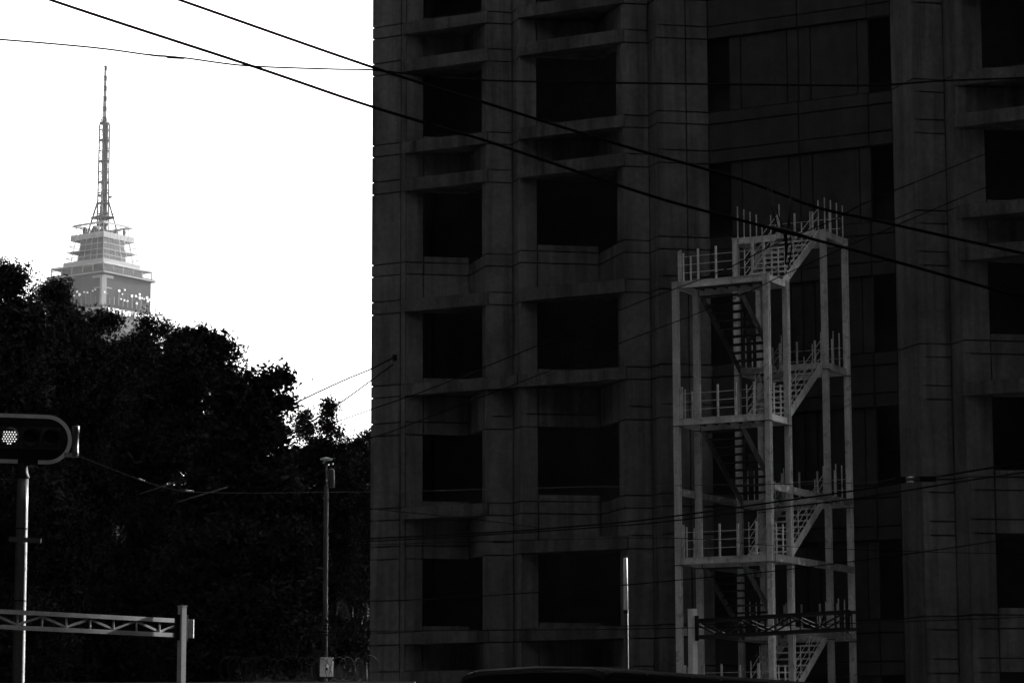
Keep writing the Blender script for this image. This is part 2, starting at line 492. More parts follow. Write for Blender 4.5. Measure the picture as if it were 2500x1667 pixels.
def landing(v0, v1, z, front):
    i_beam(S(W - 0.1, v0, z), S(0.1, v0, z), w=0.08).build('edge_beam', M_steel, st)
    i_beam(S(W - 0.1, v1, z), S(0.1, v1, z), w=0.08).build('edge_beam', M_steel, st)
    for u in (0.0, W):
        i_beam(S(u, v0 + 0.1, z), S(u, v1 - 0.1, z), w=0.08).build('side_beam', M_steel, st)
    for k in range(7):
        u = 0.25 + (W - 0.5) * k / 6
        MB().bar(S(u, v0 + 0.05, z - 0.05), S(u, v1 - 0.05, z - 0.05), 0.04, 0.05).build('joist', M_tread, st)
    n = 12
    for k in range(n):
        v = v0 + 0.08 + (v1 - v0 - 0.16) * k / (n - 1)
        MB().bar(S(0.06, v, z - 0.008), S(W - 0.06, v, z - 0.008), 0.07, 0.03).build('deck_slat', M_tread, st)
def post(u, v, z, h, w=0.05, t=0.03, name='rail_post'):
    MB().box(S(u, v, z + h / 2 - 0.03), w, t, h + 0.06, UA, VA).build(name, M_steel, st)
def rail(p, q, r=0.008):
    MB().tube([p, q], r, 6).build('rail', M_steel, st)

def front_landing(z):
    v0, v1 = VS[0], VS[1]
    landing(v0, v1, z, True)
    us = [W - 0.13 - 0.5 * k for k in range(5)] + [0.06]
    for u in us: post(u, v0 + 0.03, z, 0.84 + random.uniform(-.02, .02), 0.05)
    post(W - 0.075, v0 + 0.04, z, 0.8, 0.035)
    for k in (1, 2):
        post(W - 0.02, v0 + 0.45 * k, z, 0.82, 0.035); post(0.02, v0 + 0.42 * k, z, 0.82, 0.035)
    for h in (0.22, 0.43, 0.64):
        rail(S(W - 0.1, v0 + 0.03, z + h), S(0.04, v0 + 0.03, z + h))
        rail(S(0.02, v0 + 0.05, z + h), S(0.02, v1 - 0.1, z + h), 0.006)
def back_landing(z):
    v0, v1 = VS[2], VS[3]
    landing(v0, v1, z, False)
    for k in range(4):
        post(W, v0 + 0.15 + 0.42 * k, z, 0.9, 0.024); post(0.0, v0 + 0.15 + 0.42 * k, z, 0.9, 0.024)
    for u in (W - 0.6, W - 1.1, 0.9, 0.4): post(u, v1 - 0.03, z, 0.84, 0.05)
    for h in (0.3, 0.58):
        rail(S(W - 0.1, v1 - 0.03, z + h), S(0.1, v1 - 0.03, z + h), 0.006)
def flight(u0, u1, z_lo, z_hi, v_lo, v_hi, rails=True):
    """stringers and treads from (v_lo, z_lo) to (v_hi, z_hi)"""
    for u in (u0, u1):
        p = S(u, v_lo, z_lo - 0.06); q = S(u, v_hi, z_hi - 0.06)
        MB().bar(p, q, 0.03, 0.2).build('stringer', M_steel if rails else M_flight, st)
    n = 9
    for k in range(1, n + 1):
        t = k / (n + 1)
        v = v_lo + (v_hi - v_lo) * t; z = z_lo + (z_hi - z_lo) * t
        MB().box(S((u0 + u1) / 2, v, z), abs(u1 - u0) - 0.035, 0.25, 0.022, UA, VA).build('tread', M_tread, st)
        MB().bar(S(u0 + 0.02, v - 0.125 * (1 if v_hi > v_lo else -1), z - 0.012), S(u1 - 0.02, v - 0.125 * (1 if v_hi > v_lo else -1), z - 0.012), 0.02, 0.045 if rails else 0.03).build('tread_nosing', M_steel if rails else M_tread, st)
    if rails:
        for u in (u0, u1):
            for k in range(5):
                t = 0.06 + 0.9 * k / 4
                v = v_lo + (v_hi - v_lo) * t; z = z_lo + (z_hi - z_lo) * t
                post(u, v, z, 0.86, 0.024, 0.02)
            for h in (0.2, 0.42, 0.64):
                a = 0.06; b = 0.96
                rail(S(u, v_lo + (v_hi - v_lo) * a, z_lo + (z_hi - z_lo) * a + h), S(u, v_lo + (v_hi - v_lo) * b, z_lo + (z_hi - z_lo) * b + h))
k = 0
while z_front - SF * k > 0.8:
    z = z_front - SF * k
    front_landing(z)
    back_landing(z + SF / 2)
    flight(0.08, 1.2, z, z + SF / 2, VS[1], VS[2])                # right half, rising away from the street
    zb = z - SF / 2
    if zb > 0.3:
        flight(W - 1.2, W - 0.08, zb, z, VS[2], VS[1], rails=False)  # left half, rising towards the street
    k += 1
for zz in (z_front - SF - SF / 2, z_front - 2 * SF, z_front - 2 * SF - SF / 2, z_front - 3 * SF):
    for u in (-0.07, W + 0.07):
        if zz > 0.5:
            i_beam(S(u, 0.1, zz + 0.02), S(u, VS[3], zz + 0.02), h=0.18, w=0.06).build('side_girder', M_steel_worn, st)

# ------------------------------------------------------------------ distant tower
TY = 800.0
TC = P(249, 640, TY); TC.z = 0
PXM = (TC - EYE).length / F * 1.0
PH = R(10.1)
def tl(px):      # metres from pixels at the tower
    return px * PXM
def corner_z(py, d):
    c = TC + Vector((d * math.sin(PH), -d * math.cos(PH), 0))
    dd = ray(249, py)
    return EYE.z + dd.z * (c.y / dd.y)
def sq(d, z):
    """square of half-diagonal d (m): near, right, far, left corner"""
    v = []
    for k in range(4):
        a = PH - math.pi / 2 + k * math.pi / 2
        v.append(Vector((TC.x + d * math.cos(a), TC.y + d * math.sin(a), z)))
    return v
tw = empty('skyscraper', (TC.x, TC.y, 0))
tag(tw, 'distant grey skyscraper with stepped glass crown and tall lattice mast above the trees', 'skyscraper')
def frustum(name, d0, z0, d1, z1, mt, parent=tw):
    return MB().hexa(sq(d0, z0), sq(d1, z1)).build(name, mt, parent)
D = lambda px: tl(px)
zl = lambda py, dpx: corner_z(py, D(dpx))
z_deck = zl(563.7, 77.7); z_bandb = zl(577, 77.7); z_lat0 = zl(633.5, 92.5)
z_led1 = zl(636.5, 125); z_led0 = zl(641.5, 125); z_win0 = zl(658, 125)
z_s21 = zl(661, 132); z_s20 = zl(664.5, 132)
z_body0 = zl(745, 121)
# deck band: one cladding panel after another on the two street faces
def face_pts(d, z, i):
    s_ = sq(d, z); return s_[i], s_[(i + 1) % 4]
def face_panels(name, d, z0, z1, n, mt, gap=0.05, th=0.12, faces=(0, 3), d1=None):
    for fi in faces:
        a0, b0 = face_pts(d, z0, fi); a1, b1 = face_pts(d1 or d, z1, fi)
        nrm = (b0 - a0).cross(Vector((0, 0, 1))).normalized()
        for k in range(n):
            f0, f1 = k / n, (k + 1) / n
            p0 = a0.lerp(b0, f0); p1 = a0.lerp(b0, f1); q0 = a1.lerp(b1, f0); q1 = a1.lerp(b1, f1)
            dd = (p1 - p0).normalized() * gap
            p0 = p0 + dd; p1 = p1 - dd; q0 = q0 + dd; q1 = q1 - dd
            MB().hexa([p0, p1, p1 - nrm * th, p0 - nrm * th], [q0, q1, q1 - nrm * th, q0 - nrm * th]).build(name, mt, tw)
frustum('deck_slab', D(76.5), z_bandb + 0.2, D(76.5), z_deck - 1.0, M_tdark)
face_panels('deck_panel', D(78), z_bandb, z_deck, 9, M_tmetal, faces=(0, 1, 2, 3))
# open lattice storeys
frustum('lattice_core', D(60), z_lat0, D(52), z_bandb + 0.2, M_tdark)
nl = 4
for lev in range(nl + 1):
    f = lev / nl; z = z_lat0 + (z_bandb - z_lat0) * f; d = D(92.5 + (78 - 92.5) * f)
    if lev == 2:
        frustum('lattice_slab', d * 0.93, z - 0.25, d * 0.93, z + 0.35, M_tdark)
    s_ = sq(d, z)
    for i in range(4):
        MB().bar(s_[i], s_[(i + 1) % 4], 0.14, 0.16).build('transom', M_tmetal, tw)
for i in range(4):
    a0, b0 = face_pts(D(92.5), z_lat0, i); a1, b1 = face_pts(D(78), z_bandb, i)
    nm = 6
    for k in range(nm):
        MB().bar(a0.lerp(b0, k / nm), a1.lerp(b1, k / nm), 0.15 if k else 0.3, 0.15).build('mullion', M_tmetal, tw)
    if i in (0, 3):
        for k in range(nm):
            for lev in range(nl):
                f0, f1 = lev / nl, (lev + 1) / nl
                A_ = a0.lerp(a1, f0); B_ = b0.lerp(b1, f0); C_ = a0.lerp(a1, f1); E_ = b0.lerp(b1, f1)
                MB().add([A_.lerp(B_, (k + .06) / nm), A_.lerp(B_, (k + .94) / nm), C_.lerp(E_, (k + .94) / nm), C_.lerp(E_, (k + .06) / nm)], [(0, 1, 2, 3)]).build('glass_pane', M_tglass, tw)
frustum('lattice_kerb', D(94), z_lat0 - 0.5, D(94), z_lat0 + 0.5, M_tmetal)
# wide ledge and the glazed gallery below it
frustum('ledge_roof', D(126), z_led0, D(122), z_led1, M_tmetal)
for i in range(4):
    a, b = face_pts(D(127), z_led1 + 0.35, i); MB().bar(a, b, 0.12, 0.12).build('ledge_rail', M_tmetal, tw)
frustum('gallery_core', D(97), z_win0 - 0.2, D(97), z_led0 - 0.02, M_tdark)
for i in range(4):
    for k in range(5):
        a0, b0 = face_pts(D(122), z_win0, i); a1, b1 = face_pts(D(122), z_led0, i)
        MB().bar(a0.lerp(b0, k / 5), a1.lerp(b1, k / 5), 0.3, 0.3).build('gallery_post', M_tmetal, tw)
        if i in (0, 3):
            MB().add([a0.lerp(b0, (k + .03) / 5), a0.lerp(b0, (k + .97) / 5), a1.lerp(b1, (k + .97) / 5), a1.lerp(b1, (k + .03) / 5)], [(0, 1, 2, 3)]).build('gallery_pane', M_tglass, tw)
frustum('gallery_floor', D(132), z_s20, D(130), z_win0 - 0.05, M_tdark)
for i in range(4):
    a, b = face_pts(D(132.6), z_s20 + 0.3, i); MB().bar(a, b, 0.25, 0.3).build('gallery_trim', M_tmetal, tw)
# dark body
frustum('dark_body', D(120), z_body0, D(120), z_s20 - 0.02, M_tdark)
z_dish = zl(709, 121)
near0 = sq(D(122), z_body0)[0]
MB().box((near0.x, near0.y, (z_body0 + z_s20) / 2 - 0.3), 1.6, 1.0, z_s20 - z_body0 - 0.8, Vector((math.cos(PH + 0.6), math.sin(PH + 0.6), 0)), Vector((-math.sin(PH + 0.6), math.cos(PH + 0.6), 0))).build('corner_column', M_tmetal, tw)
for fi in (0, 3):
    a, b = face_pts(D(122), zl(673, 121), fi)
    if fi == 3: a, b = b, a
    MB().bar(a, a.lerp(b, 0.2), 0.4, 0.7).build('corner_bracket', M_tmetal, tw)
    a, b = face_pts(D(121), zl(700, 121), fi)
    if fi == 3: a, b = b, a
    MB().bar(a, a.lerp(b, 0.18), 0.2, 0.25).build('corner_bracket', M_tmetal, tw)
# posts standing off the right-hand side
rc = sq(D(130), z_s20)[1]
for k in range(3):
    p = rc + Vector((-0.3 - k * 1.1, 0.6 + k, 0)); MB().bar(p, Vector((p.x, p.y, zl(745, 121))), 0.18, 0.18).build('hoist_post', M_tmetal, tw)
# microwave dishes
DISH = [(188, 712, 3.2), (194, 719, 4.2), (181, 722, 2.5), (205, 713, 2.4), (213, 714, 2.8), (226, 710, 2.4), (232, 707, 2), (254, 713, 2.6), (251, 707, 2.2), (291, 710, 3.2), (305, 708, 2.2), (299, 718, 1.6), (322, 723, 3.4), (332, 723, 3.0), (341, 719, 3.2), (341, 728, 3.6), (347, 728, 2), (352, 730, 2), (359, 727, 3.4), (361, 735, 3.4), (366, 732, 2.6), (304, 733, 2.2), (312, 735, 2.2), (334, 741, 2.8), (296, 730, 1.8)]
for (px, py, rp) in DISH:
    fi = 0 if px > 270 else 3
    a, b = face_pts(D(124), 0, fi)
    q = on_line(px, py, a, (b - a).normalized())
    nrm = (b - a).cross(Vector((0, 0, 1))).normalized()
    r = tl(rp)
    dish = MB().lathe(q, [(0.03, -0.5), (r * 0.75, -0.34), (r, -0.05), (r, 0.0), (r * 0.96, 0.03), (0.02, 0.04)], 14, nrm).build('dish_antenna', M_dish, tw, True)
    MB().bar(q - nrm * 0.5, q - nrm * 1.6 + Vector((0, 0, -0.3)), 0.15, 0.15).build('dish_bracket', M_tmetal, tw)
for fi in (0, 3):
    for k in range(11):
        a, b = face_pts(D(123.5), z_dish - 3.5, fi); a1, b1 = face_pts(D(123.5), z_dish + random.uniform(-2, .6), fi)
        MB().bar(a.lerp(b, (k + .5) / 11), a1.lerp(b1, (k + .5) / 11), 0.16, 0.16).build('aerial_pole', M_tmetal, tw)
# sign storey: pale band with letters
z_s1 = zl(742, 121); z_s0 = zl(775, 121)
frustum('sign_storey', D(121.5), z_s0 - 3, D(121.5), z_body0 - 0.02, mat('sign_grey', 0.06, 0.9, var=0.1, scale=0.3, spec=0.03))
a, b = face_pts(D(123), 0, 3)
frustum('sign_cornice', D(124.5), z_body0 - 1.2, D(124.5), z_body0 - 0.3, M_tmetal)
def letters(text, fi, f0, f1, ztop, h):
    a, b = face_pts(D(124), 0, fi)
    d = (b - a).normalized(); nrm = d.cross(Vector((0, 0, 1))).normalized()
    n = len(text)
    for k, ch in enumerate(text):
        if ch == ' ': continue
        cu = bpy.data.curves.new('letter', 'FONT'); cu.body = ch; cu.size = 1.0; cu.extrude = 0.08; cu.offset = 0.03
        ob = bpy.data.objects.new('letter_curve', cu); col.objects.link(ob)
        bpy.context.view_layer.update()
        me = bpy.data.meshes.new_from_object(ob.evaluated_get(bpy.context.evaluated_depsgraph_get()))
        bpy.data.objects.remove(ob)
        o = bpy.data.objects.new('letter', me); col.objects.link(o)
        me.materials.clear(); me.materials.append(M_dish)
        p = a.lerp(b, f0 + (f1 - f0) * k / n)
        s_ = h / 0.70
        mw = Matrix((d * s_ * 0.8, Vector((0, 0, 1)) * s_, nrm * 1.0)).transposed().to_4x4()
        mw.translation = Vector((p.x, p.y, ztop - h)) + nrm * 0.2
        o.parent = tw; o.matrix_parent_inverse = Matrix.Translation(tw.location).inverted()
        o.matrix_basis = mw
letters('LATINO SEGUROS', 0, 0.10, 1.16, zl(749, 121), tl(13))
frustum('shaft', D(120), 0, D(120), z_s0 - 3.02, M_tdark)
# observation deck cage, visitors' canopy and mast
for i in range(4):
    a, b = face_pts(D(74), z_deck, i); a1, b1 = face_pts(D(74), z_deck + tl(22), i)
    a2, b2 = face_pts(D(70), z_deck + tl(25), i)
    for k in range(7):
        MB().bar(a.lerp(b, k / 7), a1.lerp(b1, k / 7), 0.16, 0.16).build('cage_post', M_tmetal, tw)
        MB().bar(a1.lerp(b1, k / 7), a2.lerp(b2, k / 7), 0.14, 0.14).build('cage_post', M_tmetal, tw)
    MB().bar(a1, b1, 0.25, 0.25).build('cage_rail', M_tmetal, tw); MB().bar(a2, b2, 0.3, 0.4).build('cage_rail', M_tmetal, tw)
frustum('deck_house', D(34), z_deck - 1.2, D(30), z_deck + tl(14), M_tdark)
for k, (i, f) in enumerate([(3, .72), (3, .66), (0, .45), (3, .35), (0, .75), (3, .4)]):
    a, b = face_pts(D(70), z_deck, i); p = a.lerp(b, f)
    MB().lathe((p.x, p.y, z_deck - 0.6), [(0.3, 0), (0.42, 1.0), (0.5, 1.9), (0.25, 2.2), (0.28, 2.5), (0.1, 2.7)], 8).build('visitor', M_tdark, tw)
z_m0 = z_deck - 1.0
z_m1 = EYE.z + ray(250, 305).z / ray(250, 305).y * TY
z_tip = EYE.z + ray(250, 161).z / ray(250, 161).y * TY
hw0, hw1 = tl(13.5), tl(12)
ex = Vector((math.cos(PH + .5), math.sin(PH + .5), 0)); ey = Vector((-math.sin(PH + .5), math.cos(PH + .5), 0))
def mp(x, y, z): return TC + ex * x + ey * y + Vector((0, 0, z))
MB().bar(mp(0.15, 0.1, z_m0), mp(0.15, 0.1, z_m1), 0.42, 0.42).build('mast_core', M_tdark, tw)
q0 = hw0 * 0.74; q1 = hw1 * 0.74
for (sx, sy) in ((-1, -1), (1, -1), (1, 1), (-1, 1), (.1, -1), (1, .1)):
    MB().bar(mp(sx * q0, sy * q0, z_m0), mp(sx * q1, sy * q1, z_m1), 0.36, 0.36).build('mast_leg', M_tdark, tw)
nr = 11
for k in range(nr):
    f = (k + 0.5) / nr; z = z_m0 + (z_m1 - z_m0) * f; q = q0 + (q1 - q0) * f
    c4 = [mp(-q, -q, z), mp(q, -q, z), mp(q, q, z), mp(-q, q, z)]
    for i in range(4): MB().bar(c4[i], c4[(i + 1) % 4], 0.2, 0.5 if k % 2 else 0.22).build('mast_ring', M_tdark, tw)
    zn = z + (z_m1 - z_m0) / nr
    if k < nr - 1:
        d4 = [mp(-q, -q, zn), mp(q, -q, zn), mp(q, q, zn), mp(-q, q, zn)]
        for i in range(4): MB().bar(c4[i], d4[(i + 1) % 4], 0.1, 0.1).build('mast_brace', M_tdark, tw)
for sx in (-1, 1):
    MB().bar(mp(sx * q1 * 1.3, -q1, z_m0 + (z_m1 - z_m0) * 0.37), mp(sx * q1 * 2.2, -q1 * .6, z_m0 + (z_m1 - z_m0) * 0.38), 0.6, 0.7).build('mast_aerial', M_tdark, tw)
frustum('mast_cap', q1 * 1.45, z_m1, q1 * 1.45, z_m1 + 0.7, M_tdark)
# splayed legs of the mast
z_sp = EYE.z + ray(250, 492).z / ray(250, 492).y * TY
for (sx, sy) in ((-1, -1), (1, -1), (1, 1), (-1, 1)):
    MB().bar(mp(sx * q0 * 0.98, sy * q0 * 0.98, z_sp), mp(sx * tl(29) , sy * tl(29), z_deck - 0.5), 0.42, 0.42).build('splayed_leg', M_tdark, tw)
z_pl = EYE.z + ray(250, 532).z / ray(250, 532).y * TY
MB().box(mp(0, 0, z_pl), tl(42), tl(42), 0.5, ex, ey).build('mast_platform', M_tdark, tw)
for i, (x, y) in enumerate([(-1, -1), (1, -1), (1, 1), (-1, 1)]):
    p = mp(x * tl(21), y * tl(21), z_pl + 1.1); x2, y2 = [(-1, -1), (1, -1), (1, 1), (-1, 1)][(i + 1) % 4]
    MB().bar(p, mp(x2 * tl(21), y2 * tl(21), z_pl + 1.1), 0.12, 0.12).build('platform_rail', M_tdark, tw)
    MB().bar(mp(x * tl(21), y * tl(21), z_pl), p, 0.12, 0.12).build('platform_rail', M_tdark, tw)
# thin antenna
zz = np.linspace(z_m1 + 0.7, z_tip, 12)
for k in range(11):
    MB().bar(mp(0, 0, zz[k]), mp(0, 0, zz[k + 1]), 1.1 - 0.04 * k, 1.1 - 0.04 * k).build('antenna_section', M_tdark if k % 2 == 0 else M_tmetal, tw)
    if k % 2 == 0:
        for sx in (-1, 1): MB().bar(mp(0, 0, zz[k] + 0.8), mp(sx * 0.9, 0.3 * sx, zz[k] + 1.2), 0.16, 0.16).build('antenna_stub', M_tdark, tw)
MB().bar(mp(-1.0, 0, z_m1), mp(-0.95, 0, z_m1 + tl(58)), 0.18, 0.18).build('whip_aerial', M_tdark, tw)
for k in range(6): MB().bar(mp(-1.0, 0, z_m1 + tl(58) * (k + .8) / 6), mp(-0.2, 0, z_m1 + tl(58) * (k + .8) / 6), 0.1, 0.1).build('aerial_rung', M_tdark, tw)
for sx, sy in ((-1, -1), (1, -1), (1, 1), (-1, 1)): MB().bar(mp(sx * q1, sy * q1, z_m1 + .7), mp(sx * q1, sy * q1, z_m1 + tl(13)), 0.13, 0.13).build('mast_top_rail', M_tdark, tw)
for i in range(4):
    c = [(-1, -1), (1, -1), (1, 1), (-1, 1)]; x, y = c[i]; x2, y2 = c[(i + 1) % 4]
    MB().bar(mp(x * q1, y * q1, z_m1 + tl(12)), mp(x2 * q1, y2 * q1, z_m1 + tl(12)), 0.12, 0.12).build('mast_top_rail', M_tdark, tw)

# ------------------------------------------------------------------ trees
def leaves_mesh(name, centers, per, spread, size, parent, droop=0.5):
    C = np.repeat(np.asarray(centers), per, axis=0)
    n = len(C)
    pos = C + rng.normal(0, 1, (n, 3)) * np.asarray(spread)
    th = rng.uniform(0, 2 * np.pi, n); el = rng.normal(-droop * 0.6, 0.6, n)
    d = np.stack([np.cos(th) * np.cos(el), np.sin(th) * np.cos(el), np.sin(el)], 1)
    r = rng.normal(0, 1, (n, 3)); w = np.cross(d, r); w /= np.linalg.norm(w, axis=1)[:, None]
    s_ = (size * rng.uniform(0.6, 1.35, n))[:, None]
    L = d * s_; Wd = w * s_ * 0.24
    v = np.empty((n, 4, 3)); v[:, 0] = pos - L * .5; v[:, 1] = pos + Wd - L * 0.05; v[:, 2] = pos + L * .5; v[:, 3] = pos - Wd - L * 0.05
    me = bpy.data.meshes.new(name)
    me.vertices.add(n * 4); me.vertices.foreach_set('co', v.reshape(-1))
    me.loops.add(n * 4); me.loops.foreach_set('vertex_index', np.arange(n * 4, dtype=np.int32))
    me.polygons.add(n); me.polygons.foreach_set('loop_start', np.arange(0, n * 4, 4, dtype=np.int32))
    me.update(calc_edges=True)
    me.materials.append(M_leaf)
    o = bpy.data.objects.new(name, me); col.objects.link(o); o.parent = parent
    o.matrix_parent_inverse = Matrix.Translation(parent.location).inverted()
    o['kind'] = 'stuff'
    return o

def tree(label, base_px, Y, blobs, leaf=0.085, per=26, dens=1.5, spr=0.15, name='broadleaf_tree', squash=0.9):
    """blobs: (px, py, radius in px) at depth Y plus jitter"""
    bp = P(base_px, 1900, Y); base = Vector((bp.x, bp.y, 0))
    t = empty(name, base); tag(t, label, 'tree', 'trees left of the concrete block')
    k = Y / F
    cl = []; mids = []
    for (px, py, rp) in blobs:
        c = P(px, py, Y); r = max(rp * k - spr * 0.9, 0.1)
        dy = random.uniform(-0.35, 0.35) * r
        mids.append((Vector((c.x, c.y + dy, c.z)), r))
        n = int(dens * (120 * r * r + 14))
        u = rng.normal(0, 1, (n, 3)); u /= np.linalg.norm(u, axis=1)[:, None]
        rad = r * (rng.uniform(0.18, 1.0, n) ** 0.42)
        lump = 1 + 0.12 * np.sin(u[:, 0] * 7 + px) * np.sin(u[:, 2] * 6 + py) + rng.normal(0, 0.04, n)
        p = u * (rad * lump)[:, None] * np.array([1, 1.0, squash]) + np.array([c.x, c.y + dy, c.z])
        cl.append(p)
    cl = np.concatenate(cl); cl = cl[cl[:, 2] > 0.5]
    leaves_mesh('crown', cl, per, (spr, spr, spr * 0.8), leaf, t)
    core = []
    for c, r in mids:
        if r < 0.3: continue
        n = int(300 * r * r) + 5
        u = rng.normal(0, 1, (n, 3)); u /= np.linalg.norm(u, axis=1)[:, None]
        core.append(u * (max(r - 0.22, 0.15) * 0.86 * rng.uniform(0.1, 1, n) ** 0.4)[:, None] * np.array([1, 1, squash]) + np.array(c))
    core = np.concatenate(core); core = core[core[:, 2] > 0.5]
    leaves_mesh('inner_foliage', core, 10, (0.12, 0.12, 0.12), 0.23, t)
    top = max(mids, key=lambda q: q[0].z)[0]
    fork = Vector((base.x, base.y, max(1.6, top.z * 0.3)))
    tr = MB().tube([base - Vector((0, 0, 0.1)), base + Vector((0.03, 0, 0.5)), fork * 0.6 + base * 0.4, fork], [0.32, 0.24, 0.2, 0.17], 10)
    tr.build('trunk', M_bark, t, True)
    for c, r in mids:
        if r < 0.45: 
            continue
        mid = fork.lerp(c, 0.5) + Vector((random.uniform(-.2, .2), random.uniform(-.2, .2), -0.25))
        MB().tube([fork - Vector((0, 0, 0.1)), mid, c], [0.1, 0.065, 0.025], 7).build('limb', M_bark, t, True)
        for q in range(3):
            e = c + Vector((random.uniform(-1, 1), random.uniform(-1, 1), random.uniform(-.2, 1))).normalized() * r * 0.85
            MB().tube([mid.lerp(c, 0.6), c.lerp(e, .4) + Vector((0, 0, -.05)), e], [0.03, 0.02, 0.008], 5).build('twig', M_bark, t, True)
    return t

tree('dark leafy tree at the far left edge above the traffic light', -20, 66,
     [(-60, 720, 95), (15, 690, 62), (5, 655, 24), (48, 668, 30), (25, 800, 130), (-120, 860, 160), (10, 960, 150), (-40, 1120, 180), (60, 1250, 170), (-60, 1420, 180), (40, 1560, 170)], per=24)
tree('broad dark tree whose crown hides the foot of the skyscraper', 190, 72,
     [(95, 719, 34), (135, 729, 45), (150, 779, 66), (128, 699, 20), (150, 702, 16), (200, 837, 74), (290, 890, 84), (245, 774, 24), (262, 792, 30), (275, 782, 24), (210, 787, 28), (325, 840, 30), (357, 828, 36), (358, 784, 13), (352, 807, 16), (395, 812, 32), (400, 800, 20), (350, 887, 85), (170, 900, 140), (300, 980, 150), (120, 1080, 150), (260, 1180, 170), (150, 1350, 180), (280, 1480, 170), (150, 1600, 160), (330, 1585, 130), (220, 1660, 130), (420, 1650, 120)], per=24)
tree('round-topped dark tree left of centre behind the drooping tree', 470, 64,
     [(440, 840, 55), (490, 835, 55), (530, 845, 48), (470, 900, 100), (565, 870, 30), (545, 930, 60), (420, 980, 120), (380, 1100, 140), (480, 1080, 120), (420, 1280, 150), (330, 1420, 150), (460, 1500, 150)], per=26)
tree('drooping long-leaved tree with crown edge bright against the white sky', 590, 58,
     [(600, 935, 48), (650, 930, 42), (690, 925, 24), (560, 980, 70), (625, 1000, 80), (690, 980, 30), (660, 1060, 62), (560, 1100, 100), (520, 1200, 110), (615, 1260, 90), (480, 1390, 110), (640, 1180, 100), (560, 1330, 130), (680, 1330, 100), (590, 1480, 140), (690, 1410, 90), (630, 1430, 90), (700, 1560, 120), (500, 1600, 120)], leaf=0.12, per=24, spr=0.14)
tree('small spiky young tree in the gap left of the concrete block', 785, 76,
     [(735, 1040, 30), (742, 1015, 12), (752, 1060, 34), (795, 1035, 26), (800, 1005, 14), (803, 990, 7), (815, 1060, 34), (780, 1100, 52), (830, 1095, 26), (740, 1130, 60), (808, 1170, 58), (700, 1230, 70), (735, 1165, 60), (700, 1130, 50), (828, 1180, 48), (800, 1225, 75), (735, 1330, 80), (815, 1350, 62), (770, 1260, 80), (812, 1300, 66), (775, 1420, 90), (805, 1560, 80)], leaf=0.085, per=26, spr=0.12, name='young_tree')
tree('low dark tree peeping out behind the corner of the concrete block', 890, 98,
     [(865, 1090, 26), (890, 1085, 24), (905, 1065, 12), (880, 1140, 50), (840, 1120, 36), (895, 1200, 66), (865, 1135, 50), (840, 1260, 80), (905, 1300, 80), (920, 1120, 40), (850, 1200, 60), (890, 1280, 80), (830, 1230, 70), (930, 1230, 70), (880, 1350, 90), (880, 1420, 90), (880, 1560, 90)], leaf=0.12, per=24, spr=0.16)

# low building that closes the view under the crowns
lb = empty('low_building', (P(420, 1500, 118).x, 118, 0)); tag(lb, 'low dark building hidden behind the tree trunks at lower left', 'building')
lx0 = P(-400, 1500, 118).x; lx1 = P(960, 1500, 118).x
MB().box(((lx0 + lx1) / 2, 122, 4.6), lx1 - lx0, 8, 9.2).build('wall', mat('near_black_render', 0.025, 0.9, var=0.3, scale=0.4, spec=0.1), lb)
MB().box(((lx0 + lx1) / 2, 122, 9.35), lx1 - lx0 + .4, 8.4, 0.3).build('roof', M_core, lb)
for i in range(9):
    MB().box((lx0 + (i + .5) * (lx1 - lx0) / 9, 117.99, 6.4), 1.4, 0.06, 1.6).build('window', M_glass, lb)

# ------------------------------------------------------------------ boundary wall with razor wire
WY = 55.9
wl = empty('boundary_wall', (P(500, 1660, WY).x, WY, 0)); tag(wl, 'rendered boundary wall below the coiled razor wire at lower left', 'wall')
x0 = P(-300, 1660, WY).x; x1 = P(1010, 1660, WY).x
z_w = P(600, 1672, WY).z
MB().box(((x0 + x1) / 2, WY, z_w / 2), x1 - x0, 0.2, z_w).build('wall_body', M_wall, wl)
MB().box(((x0 + x1) / 2, WY, z_w + 0.03), x1 - x0 + 0.06, 0.28, 0.06).build('coping', M_pave, wl)
rz = empty('razor_wire', ((x0 + x1) / 2, WY, z_w)); tag(rz, 'coil of razor wire running along the wall top behind the camera box', 'razor wire')
M_rust = mat('rusty_wire', 0.05, 0.85, spec=0.1, metal=0.0, var=0.3, scale=4)
x0 = P(560, 1660, WY).x
k = 0
x = x0
while x < P(905, 1660, WY).x:
    r_ = 0.235 * random.uniform(0.9, 1.06); tilt = R(42) + random.uniform(-.12, .12)
    if k % 3 == 2: tilt = R(70)
    pts = []; bb = MB()
    for i in range(25):
        a = 2 * math.pi * i / 24
        p = Vector((x + r_ * math.cos(a) * math.cos(tilt), WY + r_ * math.cos(a) * math.sin(tilt), z_w + 0.08 + r_ + r_ * math.sin(a)))
        pts.append(p)
        if i % 2: bb.box(p, 0.022, 0.005, 0.016)
    lo = MB().tube(pts, 0.005, 4).build('loop', M_rust, rz)
    bo = bb.build('barbs', M_rust, lo); bo['kind'] = 'stuff'
    x += random.uniform(0.15, 0.22); k += 1
